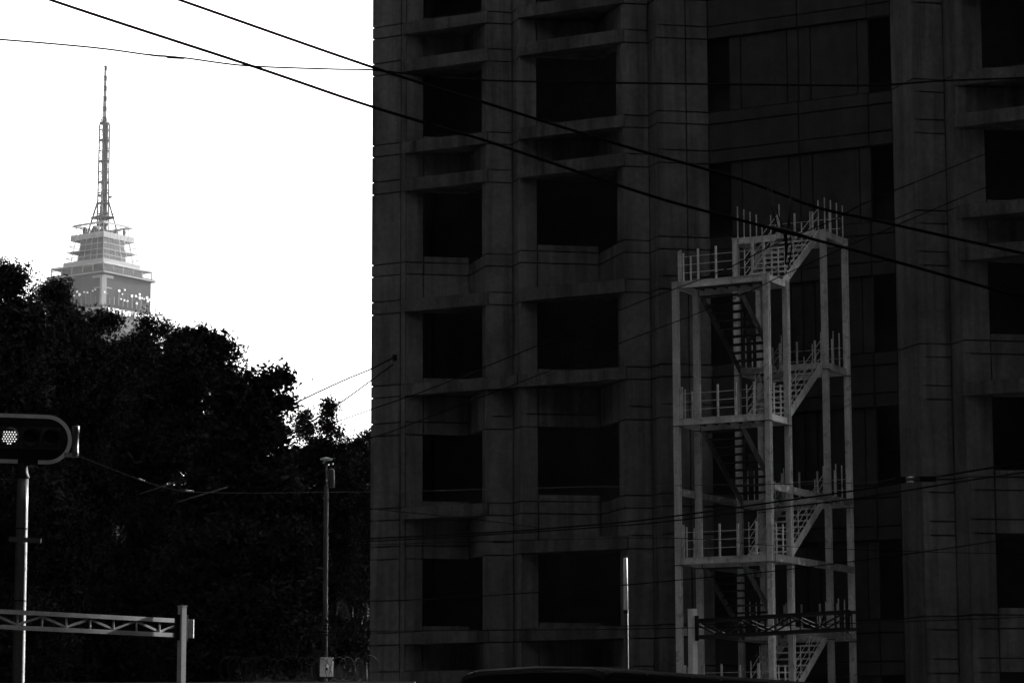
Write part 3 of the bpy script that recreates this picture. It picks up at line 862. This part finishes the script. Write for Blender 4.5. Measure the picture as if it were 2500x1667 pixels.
# ------------------------------------------------------------------ traffic light
SY = 50.0
sa = R(17)
SX = Vector((math.cos(sa), math.sin(sa), 0)); SN = Vector((math.sin(sa), -math.cos(sa), 0)); SZ = Vector((0, 0, 1))
sc_ = P(57, 1071, SY)
kk = SY / F
tlg = empty('traffic_light', Vector((sc_.x, sc_.y, 0))); tag(tlg, 'horizontal traffic light with pale-rimmed black backplate and its left lamp lit', 'traffic light')
def stad(hw, hh, n=14):
    pts = []
    for s_ in (1, -1):
        for i in range(n + 1):
            a = -math.pi / 2 + math.pi * i / n
            pts.append((s_ * (hw - hh) + s_ * hh * math.cos(a), s_ * hh * math.sin(a)))
    return pts
def plate(poly, y0, y1, name, mt, par):
    vs_ = [sc_ + SX * a + SZ * b + SN * y1 for a, b in poly] + [sc_ + SX * a + SZ * b + SN * y0 for a, b in poly]
    n = len(poly)
    return MB().add(vs_, [tuple(range(n)), tuple(range(2 * n - 1, n - 1, -1))] + [(i, n + i, n + (i + 1) % n, (i + 1) % n) for i in range(n)]).build(name, mt, par)
HW, HH = 119 * kk, 61 * kk
plate(stad(HW, HH), -0.02, 0.0, 'backplate', M_black, tlg)
# raised pale rim, open for a stretch at the bottom
outer = stad(HW, HH, 22); inn = stad(HW - 9.5 * kk, HH - 9.5 * kk, 22)
N = len(outer)
def rim(idx):
    mb = MB()
    for i in idx:
        j = (i + 1) % N
        q = [outer[i], outer[j], inn[j], inn[i]]
        if i in (22, 45): pass
        f = [sc_ + SX * a + SZ * b + SN * 0.012 for a, b in q]; bk = [sc_ + SX * a + SZ * b + SN * 0.002 for a, b in q]
        mb.hexa(bk, f)
    return mb
# the straight runs are segments 22 (top, right->left) and 45 (bottom, left->right)
M_rim = mat('rim_paint', 0.7, 0.6, var=0.12, scale=3)
rim([i for i in range(N) if i != N - 1]).build('rim', M_rim, tlg)
yb = -HH + 4.75 * kk
for (xa, xb) in ((-(HW - HH), -13 * kk), (37 * kk, (HW - HH))):
    MB().box(sc_ + SX * (xa + xb) / 2 + SZ * yb + SN * 0.007, xb - xa, 0.010, 9.5 * kk, SX, SN, SZ).build('rim', M_rim, tlg)
for k, xo in enumerate((-37, 14, 64)):
    c = sc_ + SX * xo * kk + SZ * 2 * kk
    hd = MB().box(c + SN * 0.06, 48 * kk, 0.12, 52 * kk, SX, SN, SZ).build('lamp_housing', mat('housing_black', 0.03, 0.4, var=0.2), tlg)
    # visor: an open half tube
    mb = MB(); r = 20.5 * kk; n = 16
    ring = []
    for i in range(n + 1):
        a = R(-20) + R(220) * i / n
        ring.append(SX * r * math.cos(a) + SZ * r * math.sin(a))
    for i in range(n):
        p, q = ring[i], ring[i + 1]
        i0, i1 = p * 0.94, q * 0.94
        mb.add([c + SN * .12 + p, c + SN * .12 + q, c + SN * .36 + q, c + SN * .36 + p, c + SN * .12 + i0, c + SN * .12 + i1, c + SN * .36 + i1, c + SN * .36 + i0],
               [(0, 1, 2, 3), (7, 6, 5, 4), (3, 2, 6, 7), (0, 4, 5, 1)])
    mb.build('visor', M_black, hd)
    MB().lathe(c + SN * 0.121, [(19 * kk, 0), (19 * kk, 0.012), (10 * kk, 0.02), (0.001, 0.024)], 20, SN).build('lens', mat('dark_lens', 0.008, 0.35, var=0.1), hd, True)
    if k == 0:
        for row in range(-5, 6):
            for cc in range(-5, 6):
                x = (cc + (0.5 if row % 2 else 0)) * 6.6; y = row * 5.7
                if x * x + y * y < 18.0 ** 2 and y < 16 - abs(x) * 0.3:
                    MB().lathe(c + SX * x * kk + SZ * y * kk + SN * 0.15, [(1.7 * kk, 0), (1.7 * kk, 0.004), (0.8 * kk, 0.009)], 8, SN).build('led', M_led, hd)
for xo in (-62, 88):
    MB().box(sc_ + SX * xo * kk + SZ * 26 * kk + SN * 0.02, 4 * kk, 0.04, 4 * kk, SX, SN, SZ).build('bolt', M_galv, tlg)
cyl = sc_ + SX * 128 * kk - SZ * 3 * kk
MB().lathe(cyl - SZ * 38 * kk, [(8.6 * kk, 0), (8.6 * kk, 17 * kk), (8.0 * kk, 17.5 * kk), (8.2 * kk, 58 * kk), (9.4 * kk, 58.5 * kk), (9.4 * kk, 75.5 * kk), (8 * kk, 77 * kk)], 20).build('side_bracket', M_galv, tlg, True)
MB().bar(sc_ + SX * 100 * kk - SZ * 36 * kk, cyl - SZ * 34 * kk, 0.05, 10 * kk).build('bracket_arm', M_greyp, tlg)
pb = P(56, 1168, SY)
MB().lathe((pb.x, pb.y, 0.05), [(0.16, 0), (0.115, 0.4), (0.10, pb.z - 0.6), (0.098, pb.z - 0.05)], 24).build('post', M_galv, tlg, True)
MB().lathe((pb.x, pb.y, pb.z), [(0.11, 0), (0.12, 0.03), (0.09, 0.1), (0.07, 0.28)], 16).build('post_collar', M_black, tlg, True)
zb_ = P(56, 1318, SY).z
MB().bar(Vector((pb.x - 0.2, pb.y - 0.12, zb_ + .01)), Vector((pb.x + 0.36, pb.y - 0.12, zb_ - .02)), 0.03, 0.085).build('band_bracket', M_galv, tlg)
for yy in (1292, 1390, 1468):
    z = P(56, yy, SY).z
    MB().lathe((pb.x, pb.y, z), [(0.108, 0), (0.108, 0.025)], 20).build('strap', M_black if yy != 1390 else M_galv, tlg)

# ------------------------------------------------------------------ truss gantries
def gantry(name, label, p_end, d, L, hgt, bays, mt, post_u, z_post, post_w, mt_post, planes, facing):
    """p_end: top chord point at the end; the truss runs from p_end along d for L"""
    g_ = empty(name, Vector((p_end.x, p_end.y, 0))); tag(g_, label, 'gantry')
    n = d.cross(Vector((0, 0, 1))).normalized()
    if n.dot(facing) < 0: n = -n
    z = Vector((0, 0, 1)); dep = 0.3
    for off in ((0,) if planes == 1 else (0, -dep)):
        MB().bar(p_end + n * off - z * .035, p_end + d * L + n * off - z * .035, 0.07, 0.07).build('top_chord', mt, g_)
        MB().bar(p_end + n * off - z * (hgt - .035), p_end + d * L + n * off - z * (hgt - .035), 0.07, 0.07).build('bottom_chord', mt, g_)
        for k in range(bays):
            a = L * (0.03 + 0.94 * k / bays); b = L * (0.03 + 0.94 * (k + 1) / bays)
            za, zb = (-0.08, -(hgt - 0.08)) if k % 2 == 0 else (-(hgt - 0.08), -0.08)
            MB().bar(p_end + d * a + n * off + z * za, p_end + d * b + n * off + z * zb, 0.03, 0.035).build('diagonal', mt, g_)
            MB().bar(p_end + d * a + n * off - z * 0.07, p_end + d * a + n * off - z * (hgt - 0.07), 0.03, 0.04).build('upright', mt, g_)
    for k in range(0, bays + 1 if planes == 2 else 0, 2):
        a = L * (0.03 + 0.94 * k / bays)
        MB().bar(p_end + d * a - n * 0.05 - z * .05, p_end + d * a - n * (dep - 0.05) - z * .05, 0.06, 0.06).build('cross_tie', mt, g_)
    pp_ = p_end + d * post_u + n * 0.16
    MB().box((pp_.x, pp_.y, z_post / 2), post_w, post_w, z_post, d, n).build('post', mt_post, g_)
    MB().box((pp_.x, pp_.y, z_post + .006), post_w + .02, post_w + .02, 0.012, d, n).build('post_cap', mt_post, g_)
    MB().box(pp_ - n * 0.02 - Vector((0, 0, pp_.z)) + Vector((0, 0, p_end.z - hgt / 2)), post_w + 0.16, 0.05, hgt + 0.12, d, n).build('clamp_plate', M_black, g_)
    MB().bar(p_end - d * 0.03 + n * 0.02, p_end - d * 0.03 + n * 0.02 - z * hgt, 0.1, 0.09).build('end_frame', mt, g_)
    return g_
GY = 49.0
ge = P(461, 1511, GY)
gdir = Vector((-math.sin(R(41)), -math.cos(R(41)), 0))
zp = P(430, 1482, GY).z
gantry('truss_gantry', 'pale steel truss gantry with square end post at lower left', ge, gdir, 5.4, 45 * GY / F, 10, M_greyp, 0.3, zp, 15 * GY / F, mat('cream_paint', 0.45, 0.7, var=0.15, scale=3), 1, Vector((1, -1, 0)))
G2 = 60.0
ge2 = P(2068, 1488, G2)
g2d = Vector((-math.sin(R(42)), math.cos(R(42)), 0))
_q = on_line(1703, 1510, ge2, g2d); L2 = (Vector((_q.x, _q.y)) - Vector((ge2.x, ge2.y))).length + 0.3
zp2 = P(1703, 1486, G2 + 3).z
gantry('truss_gantry', 'dark steel truss gantry with pale post in front of the stair tower', ge2, g2d, L2, 50 * G2 / F, 6, mat('dark_steel', 0.018, 0.6, metal=0.2, var=0.3), L2 - 0.3, zp2, 0.145, M_white, 2, Vector((-1, -1, 0)))

# ------------------------------------------------------------------ poles
def lathe_pole(mb_prof, c, n=16): return MB().lathe(c, mb_prof, n)
CY = 57.5
ck = CY / F
cp = P(795, 1400, CY)
pole = empty('camera_pole', Vector((cp.x, CY, 0))); tag(pole, 'slender surveillance pole with flat cap and white camera box beside the block', 'pole')
ztop = P(795, 1118, CY).z
MB().lathe((cp.x, CY, 0.02), [(0.075, 0), (0.06, 1.0), (0.045, ztop - 0.6), (0.02, ztop - 0.55), (0.018, ztop - .02)], 14).build('shaft', M_polegrey, pole, True)
MB().lathe((cp.x, CY, ztop - 0.05), [(0.05, 0), (0.125, 0.015), (0.13, 0.04), (0.06, 0.06), (0.01, 0.07)], 18).build('cap', M_white, pole, True)
zc = P(806, 1190, CY).z
MB().lathe((cp.x + 0.105, CY - 0.04, zc), [(0.06, 0), (0.068, 0.02), (0.068, 0.34), (0.05, 0.37), (0.02, .38)], 14).build('equipment_can', M_polegrey, pole, True)
MB().bar((cp.x, CY, zc + .1), (cp.x + .1, CY - .04, zc + .1), 0.03, 0.04).build('can_bracket', M_galv, pole)
for yy in (1385, 1535):
    z = P(780, yy, CY).z
    MB().bar((cp.x - 0.03, CY - .04, z - .02), (cp.x - 0.18, CY - 0.1, z), 0.025, 0.03).build('camera_arm', M_galv, pole)
cb = P(797.5, 1627, CY - 0.3)
bx_ = MB().box(cb, 31 * ck, 0.16, 46 * ck).build('camera_box', M_white, pole)
MB().box(cb + Vector((-31 * ck / 2 + .016, -0.081, -46 * ck / 2 + 0.03)), 0.045, 0.004, 0.02).build('maker_plate', M_dish, bx_)
MB().lathe(cb + Vector((0.015, -0.08, 0.02)), [(0.036, 0), (0.036, 0.2), (0.03, 0.2), (0.028, 0.12), (0.004, 0.11)], 16, Vector((0, -0.93, -0.36))).build('camera_lens_tube', M_white, bx_, True)
MB().lathe(cb + Vector((0.015, -0.08, 0.02)) + Vector((0, -0.93, -0.36)) * 0.19, [(0.029, 0), (0.028, 0.012), (0.01, 0.013)], 14, Vector((0, -0.93, -0.36))).build('lens', M_black, bx_)
MB().box((cp.x, CY - 0.15, cb.z), 0.06, 0.24, 0.06).build('box_bracket', M_galv, pole)

WPY = 58.0
wp = P(1528, 1500, WPY)
wpole = empty('white_pole', Vector((wp.x, WPY, 0))); tag(wpole, 'bare bright white-painted pole standing left of the stair tower', 'pole')
zt_ = P(1528, 1361, WPY).z; zb1 = P(1528, 1495, WPY).z
MB().lathe((wp.x, WPY, 0.02), [(0.052, 0), (0.048, zb1 - 0.06), (0.047, zb1 - .04)], 16).build('shaft', M_galv, wpole, True)
MB().lathe((wp.x, WPY, zb1 - 0.02), [(0.054, 0), (0.054, 0.07)], 16).build('clamp', M_black, wpole)
MB().lathe((wp.x, WPY, zb1 + 0.05), [(0.046, 0), (0.042, zt_ - zb1 - 0.06), (0.03, zt_ - zb1 - 0.05)], 16).build('upper_shaft', M_white, wpole, True)
for yy in (1428, 1528, 1536):
    z = P(1528, yy, WPY).z
    MB().lathe((wp.x, WPY, z), [(0.055, 0), (0.055, 0.018)], 14).build('strap', M_black, wpole)

# ------------------------------------------------------------------ bus
BY = 41.0
bc = P(1487, 1630, BY)
bs = empty('bus', Vector((bc.x, bc.y, 0))); tag(bs, 'dark bus roof with shiny trim lines at the bottom edge', 'bus')
BL, BWd = 11.5, 2.5
zr = bc.z
def Bp(u, v, z):      # u: across to the left, v: back along the side
    q = bc - UA * u + VA * v
    return Vector((q.x, q.y, z))
# rounded cross-section swept along the length
prof = [(0.0, 0.45), (0.0, zr - 0.5), (0.015, zr - 0.16), (0.05, zr - 0.06), (0.12, zr - 0.015), (0.3, zr + 0.03), (BWd / 2, zr + 0.06)]
prof = prof + [(BWd - a, z) for a, z in prof[-2::-1]]
mb = MB()
stations = [(0.0, 0.06, -0.10), (0.06, 0.015, -0.03), (0.16, 0, 0), (BL - 0.16, 0, 0), (BL - 0.05, 0.02, -0.04), (BL, 0.06, -0.1)]
n = len(prof)
for v, ins, dz in stations:
    for a, z in prof:
        aa = a + ins * (1 if a < BWd / 2 else -1)
        mb.v.append(tuple(Bp(aa, v, z + (dz if z > 2 else 0))))
for i in range(len(stations) - 1):
    for j in range(n):
        a = i * n + j; b = i * n + (j + 1) % n
        mb.f.append((a, b, b + n, a + n))
mb.f.append(tuple(range(n - 1, -1, -1))); mb.f.append(tuple((len(stations) - 1) * n + j for j in range(n)))
mb.build('body', M_bus, bs)
for dz in (0.055, 0.125, 0.165, 0.205):
    u = -0.012 if dz > 0.1 else 0.03
    MB().bar(Bp(u, 0.2, zr - dz), Bp(u, BL - 0.2, zr - dz), 0.014, 0.012).build('roof_trim', M_chrome, bs)
MB().bar(Bp(0.2, -0.012, zr - 0.03 ), Bp(BWd - 0.3, -0.012, zr - 0.015), 0.012, 0.014).build('roof_trim', M_chrome, bs)
MB().box(Bp(BWd / 2, -0.004, 2.0), BWd - 0.3, 0.02, 1.2, UA, VA).build('windscreen', M_glass, bs)
MB().box(Bp(BWd / 2, -0.006, zr - 0.34), BWd - 0.5, 0.02, 0.24, UA, VA).build('destination_board', M_black, bs)
for k in range(7):
    MB().box(Bp(-0.008, 0.9 + 1.5 * k, 1.95), 0.02, 1.36, 0.95, UA, VA).build('side_window', M_glass, bs)
for u in (0.12, BWd - 0.12):
    for v in (2.4, 8.6):
        w_ = MB().lathe(Bp(u, v, 0.48) - UA * 0.14, [(0.3, 0), (0.48, 0.02), (0.48, 0.26), (0.3, 0.28)], 22, UA).build('wheel', M_black, bs)
        MB().lathe(Bp(u, v, 0.48) - UA * 0.15, [(0.05, 0), (0.27, 0.005), (0.27, 0.29), (0.05, 0.3)], 16, UA).build('rim', M_galv, w_)
for u in (0.35, BWd - 0.35):
    MB().box(Bp(u, -0.01, 0.8), 0.35, 0.05, 0.18, UA, VA).build('headlight', M_white, bs)

# ------------------------------------------------------------------ overhead cables and wires
def wire(name, label, pts, r, mt=M_cable, cat='cable', group=None, n=6, sub=8):
    """pts: (px, py, Y); a smooth run through them"""
    P3 = [P(*q) for q in pts]
    out = []
    for i in range(len(P3) - 1):
        p0 = P3[max(i - 1, 0)]; p1 = P3[i]; p2 = P3[i + 1]; p3 = P3[min(i + 2, len(P3) - 1)]
        for k in range(sub):
            t = k / sub
            out.append(0.5 * ((2 * p1) + (p2 - p0) * t + (2 * p0 - 5 * p1 + 4 * p2 - p3) * t * t + (3 * p1 - p0 - 3 * p2 + p3) * t ** 3))
    out.append(P3[-1])
    o = MB().tube(out, r, n).build(name, mt, None, True)
    tag(o, label, cat, group)
    return o
GR = 'overhead lines'
wire('overhead_cable', 'upper of the two thick black cables running down to the right', [(-60, -175, 36), (437, 0, 36), (907, 164, 36), (1180, 250, 36), (1500, 350, 36), (1800, 436, 36), (1990, 505, 36), (2130, 537, 36), (2500, 619, 36), (3000, 725, 36)], 0.019, group=GR)
wire('overhead_cable', 'lower of the two thick black cables, crossing the stair tower top', [(-300, -150, 35), (122, 0, 35), (610, 160, 35), (908, 261, 35), (1180, 342, 35), (1415, 421, 35), (1615, 486, 35), (1790, 533, 35), (1905, 563, 35), (2085, 611, 35), (2280, 665, 35), (2500, 727, 35), (3000, 860, 35)], 0.019, group=GR)
wire('overhead_wire', 'thin wavy wire crossing the white sky at upper left', [(-300, 75, 44), (0, 97, 44), (230, 117, 44), (360, 134, 44), (450, 142, 44), (600, 161, 44), (800, 169, 44), (905, 171, 44), (1000, 181, 44), (1195, 197, 44), (1600, 204, 44), (1850, 207, 44), (2125, 209, 44), (2300, 198, 44), (2500, 190, 44), (2900, 170, 44)], 0.0145, cat='wire', group=GR)
wr = wire('cable_splice', 'lumpy taped splice on the thin wire in the white sky', [(362, 134, 43.98), (385, 137, 43.98), (405, 138, 43.98), (412, 141, 43.98), (450, 143, 43.98)], 0.017, cat='splice')
wire('overhead_wire', 'thin wire rising across the block to just above the stair tower', [(500, 1150, 52), (810, 1034, 52), (907, 999, 52), (1060, 945, 52), (1330, 836, 52), (1530, 750, 52), (1760, 662, 52), (1900, 593, 52), (2040, 535, 52), (2125, 490, 52), (2400, 378, 52), (2800, 210, 52)], 0.010, cat='wire', group=GR)
wire('overhead_wire', 'thin wire rising across the block and behind the stair top landing', [(600, 1165, 54), (900, 1071, 54), (990, 1040, 54), (1280, 929, 54), (1520, 835, 54), (1770, 738, 54), (1920, 668, 54), (2060, 605, 54), (2210, 541, 54), (2400, 460, 54), (2800, 290, 54)], 0.010, cat='wire', group=GR)
ax_ = tipA(963); an = on_line(963, 873, A0 - VA * 0.05, UA)
Yan = an.y
wire('guy_wire', 'upper of two thin wires anchored to the corner pier of the block', [(400, 1150, 66), (707, 991, 72), (840, 928, 78), (905, 901, 80.5), (964, 871, Yan - .03)], 0.02, cat='wire')
wire('guy_wire', 'lower of two thin wires anchored to the corner pier of the block', [(600, 1130, 68), (810, 997, 76), (907, 928, 80.5), (959, 890, Yan + .02)], 0.019, cat='wire')
hk = empty('wall_anchor', an); tag(hk, 'small dark bracket on the corner pier where two wires end', 'anchor')
MB().box(an - VA * -0.01, 0.1, 0.08, 0.16, UA, VA).build('plate', M_black, hk)
MB().lathe(an - UA * 0.02 + Vector((0, 0, -0.1)), [(0.02, 0), (0.03, 0.03), (0.03, 0.17), (0.015, 0.2)], 10).build('insulator', M_black, hk)
wire('overhead_cable', 'thick bundled cable sagging across the lower block, upper line', [(880, 1318, 66), (905, 1314, 66), (1190, 1300, 64), (1480, 1278, 62), (1640, 1260, 60), (1870, 1228, 58), (2100, 1195, 56), (2410, 1143, 54), (2800, 1080, 52)], 0.018, group=GR)
wire('overhead_cable', 'thick bundled cable sagging across the lower block, lower line', [(880, 1322, 66.3), (1190, 1305, 64.3), (1480, 1285, 62.3), (1640, 1271, 60.3), (1870, 1242, 58.3), (2090, 1216, 56.3), (2400, 1167, 54.3), (2800, 1110, 52.3)], 0.015, group=GR)
wire('overhead_wire', 'faint wire crossing the white pole and the stair feet', [(880, 1466, 56), (1000, 1464, 56), (1300, 1446, 56), (1530, 1427, 56), (1680, 1413, 56), (1900, 1392, 56), (2200, 1354, 56), (2500, 1310, 56), (2800, 1265, 56)], 0.011, cat='wire', group=GR)
wire('overhead_wire', 'pale thin wire running level across the dark trees', [(190, 1112, 47), (300, 1155, 47), (380, 1183, 47), (460, 1199, 47), (600, 1203, 47), (800, 1201, 47), (1000, 1199, 47), (1400, 1189, 47), (1700, 1184, 47), (2100, 1178, 47), (2215, 1166, 47), (2500, 1160, 47)], 0.006, mt=M_dull, cat='wire', group=GR)
wire('overhead_wire', 'faint wire pair crossing the lowest stair landing', [(880, 1330, 50), (1300, 1318, 50), (1650, 1313, 50), (1900, 1332, 50), (2200, 1345, 50), (2500, 1352, 50)], 0.006, cat='wire', group=GR)
wire('overhead_wire', 'faint wire sloping across the lower corner pier', [(850, 1230, 55), (905, 1241, 55), (1050, 1256, 55), (1200, 1272, 55), (1320, 1288, 55)], 0.007, cat='wire', group=GR)
wire('overhead_wire', 'low faint wire above the bus roof', [(700, 1545, 52), (905, 1540, 52), (1300, 1537, 52), (1680, 1532, 52), (2100, 1520, 52), (2500, 1506, 52)], 0.008, cat='wire', group=GR)
# insulator rods that catch the light
def rod(label, a, b, Y, r=0.012, mt=None):
    o = MB().tube([P(a[0], a[1], Y), P(b[0], b[1], Y)], r, 8).build('insulator_rod', mt or M_chrome, None, True)
    tag(o, label, 'insulator', 'shiny insulators on the wires')
rod('short shiny rod on the wire nearest the traffic light', (338, 1168), (353, 1174), 46.9)
rod('short shiny level rod on the wire above the left gantry', (452, 1197), (474, 1199), 46.9)
rod('long dull slanting rod below the level shiny rod', (430, 1226), (555, 1189), 47.5, 0.011, M_dull)
rod('dull slanting rod left of the long slanting rod', (342, 1205), (425, 1178), 47.5, 0.008, M_dull)
si = empty('section_insulator', P(2215, 1168, 46.8)); tag(si, 'twin bright rods of a wire insulator at the right', 'insulator')
MB().tube([P(2211, 1165, 46.8), P(2244, 1163.5, 46.8)], 0.010, 8).build('rod', M_chrome, si, True)
MB().tube([P(2213, 1176.5, 46.8), P(2245, 1175, 46.8)], 0.009, 8).build('rod', M_chrome, si, True)
MB().bar(P(2185, 1171, 46.8), P(2211, 1171, 46.8), 0.03, 0.1).build('end_clamp', M_black, si)
MB().bar(P(2245, 1169, 46.8), P(2285, 1169, 46.8), 0.03, 0.09).build('end_clamp', M_black, si)
# hanger between the two thick cables
hg = empty('cable_hanger', P(1915, 562, 35.3)); tag(hg, 'black hanger loops joining the two thick cables over the stair', 'hanger')
for a, b in (((1874, 459), (1898, 552)), ((1882, 462), (1912, 560)), ((1935, 482), (1922, 566)), ((1930, 480), (1928, 556))):
    MB().tube([P(a[0], a[1], 35.95), P((a[0] + b[0]) / 2 - 2, (a[1] + b[1]) / 2, 35.5), P(b[0], b[1], 35.0)], 0.009, 6).build('hanger_wire', M_cable, hg, True)
MB().tube([P(1870, 553, 34.97), P(1900, 561, 34.97), P(1930, 568, 34.97), P(1975, 581, 34.97)], [0.02, 0.034, 0.034, 0.02], 8).build('clamp', M_black, hg, True)
MB().tube([P(1916, 566, 34.9), P(1920, 600, 34.9), P(1917, 645, 34.9)], [0.03, 0.024, 0.008], 8).build('drop_end', M_black, hg, True)
MB().tube([P(1928, 566, 34.9), P(1933, 605, 34.9), P(1925, 650, 34.9)], 0.01, 6).build('drop_wire', M_black, hg, True)

# ------------------------------------------------------------------ haze
HAZE = 0.000042
if HAZE:
    hb = MB().box((0, 350, 104.5), 1600, 1300, 211).build('haze', bpy.data.materials.new('haze_air'))
    tag(hb, kind='stuff'); hb['label'] = 'thin pale haze'
    hm = hb.data.materials[0]; hm.use_nodes = True
    nt = hm.node_tree; nt.nodes.remove(nt.nodes['Principled BSDF'])
    pvn = nt.nodes.new('ShaderNodeVolumePrincipled')
    pvn.inputs['Color'].default_value = (0.95, 0.95, 0.95, 1)
    pvn.inputs['Density'].default_value = HAZE
    pvn.inputs['Anisotropy'].default_value = 0.6
    nt.links.new(pvn.outputs[0], nt.nodes['Material Output'].inputs['Volume'])
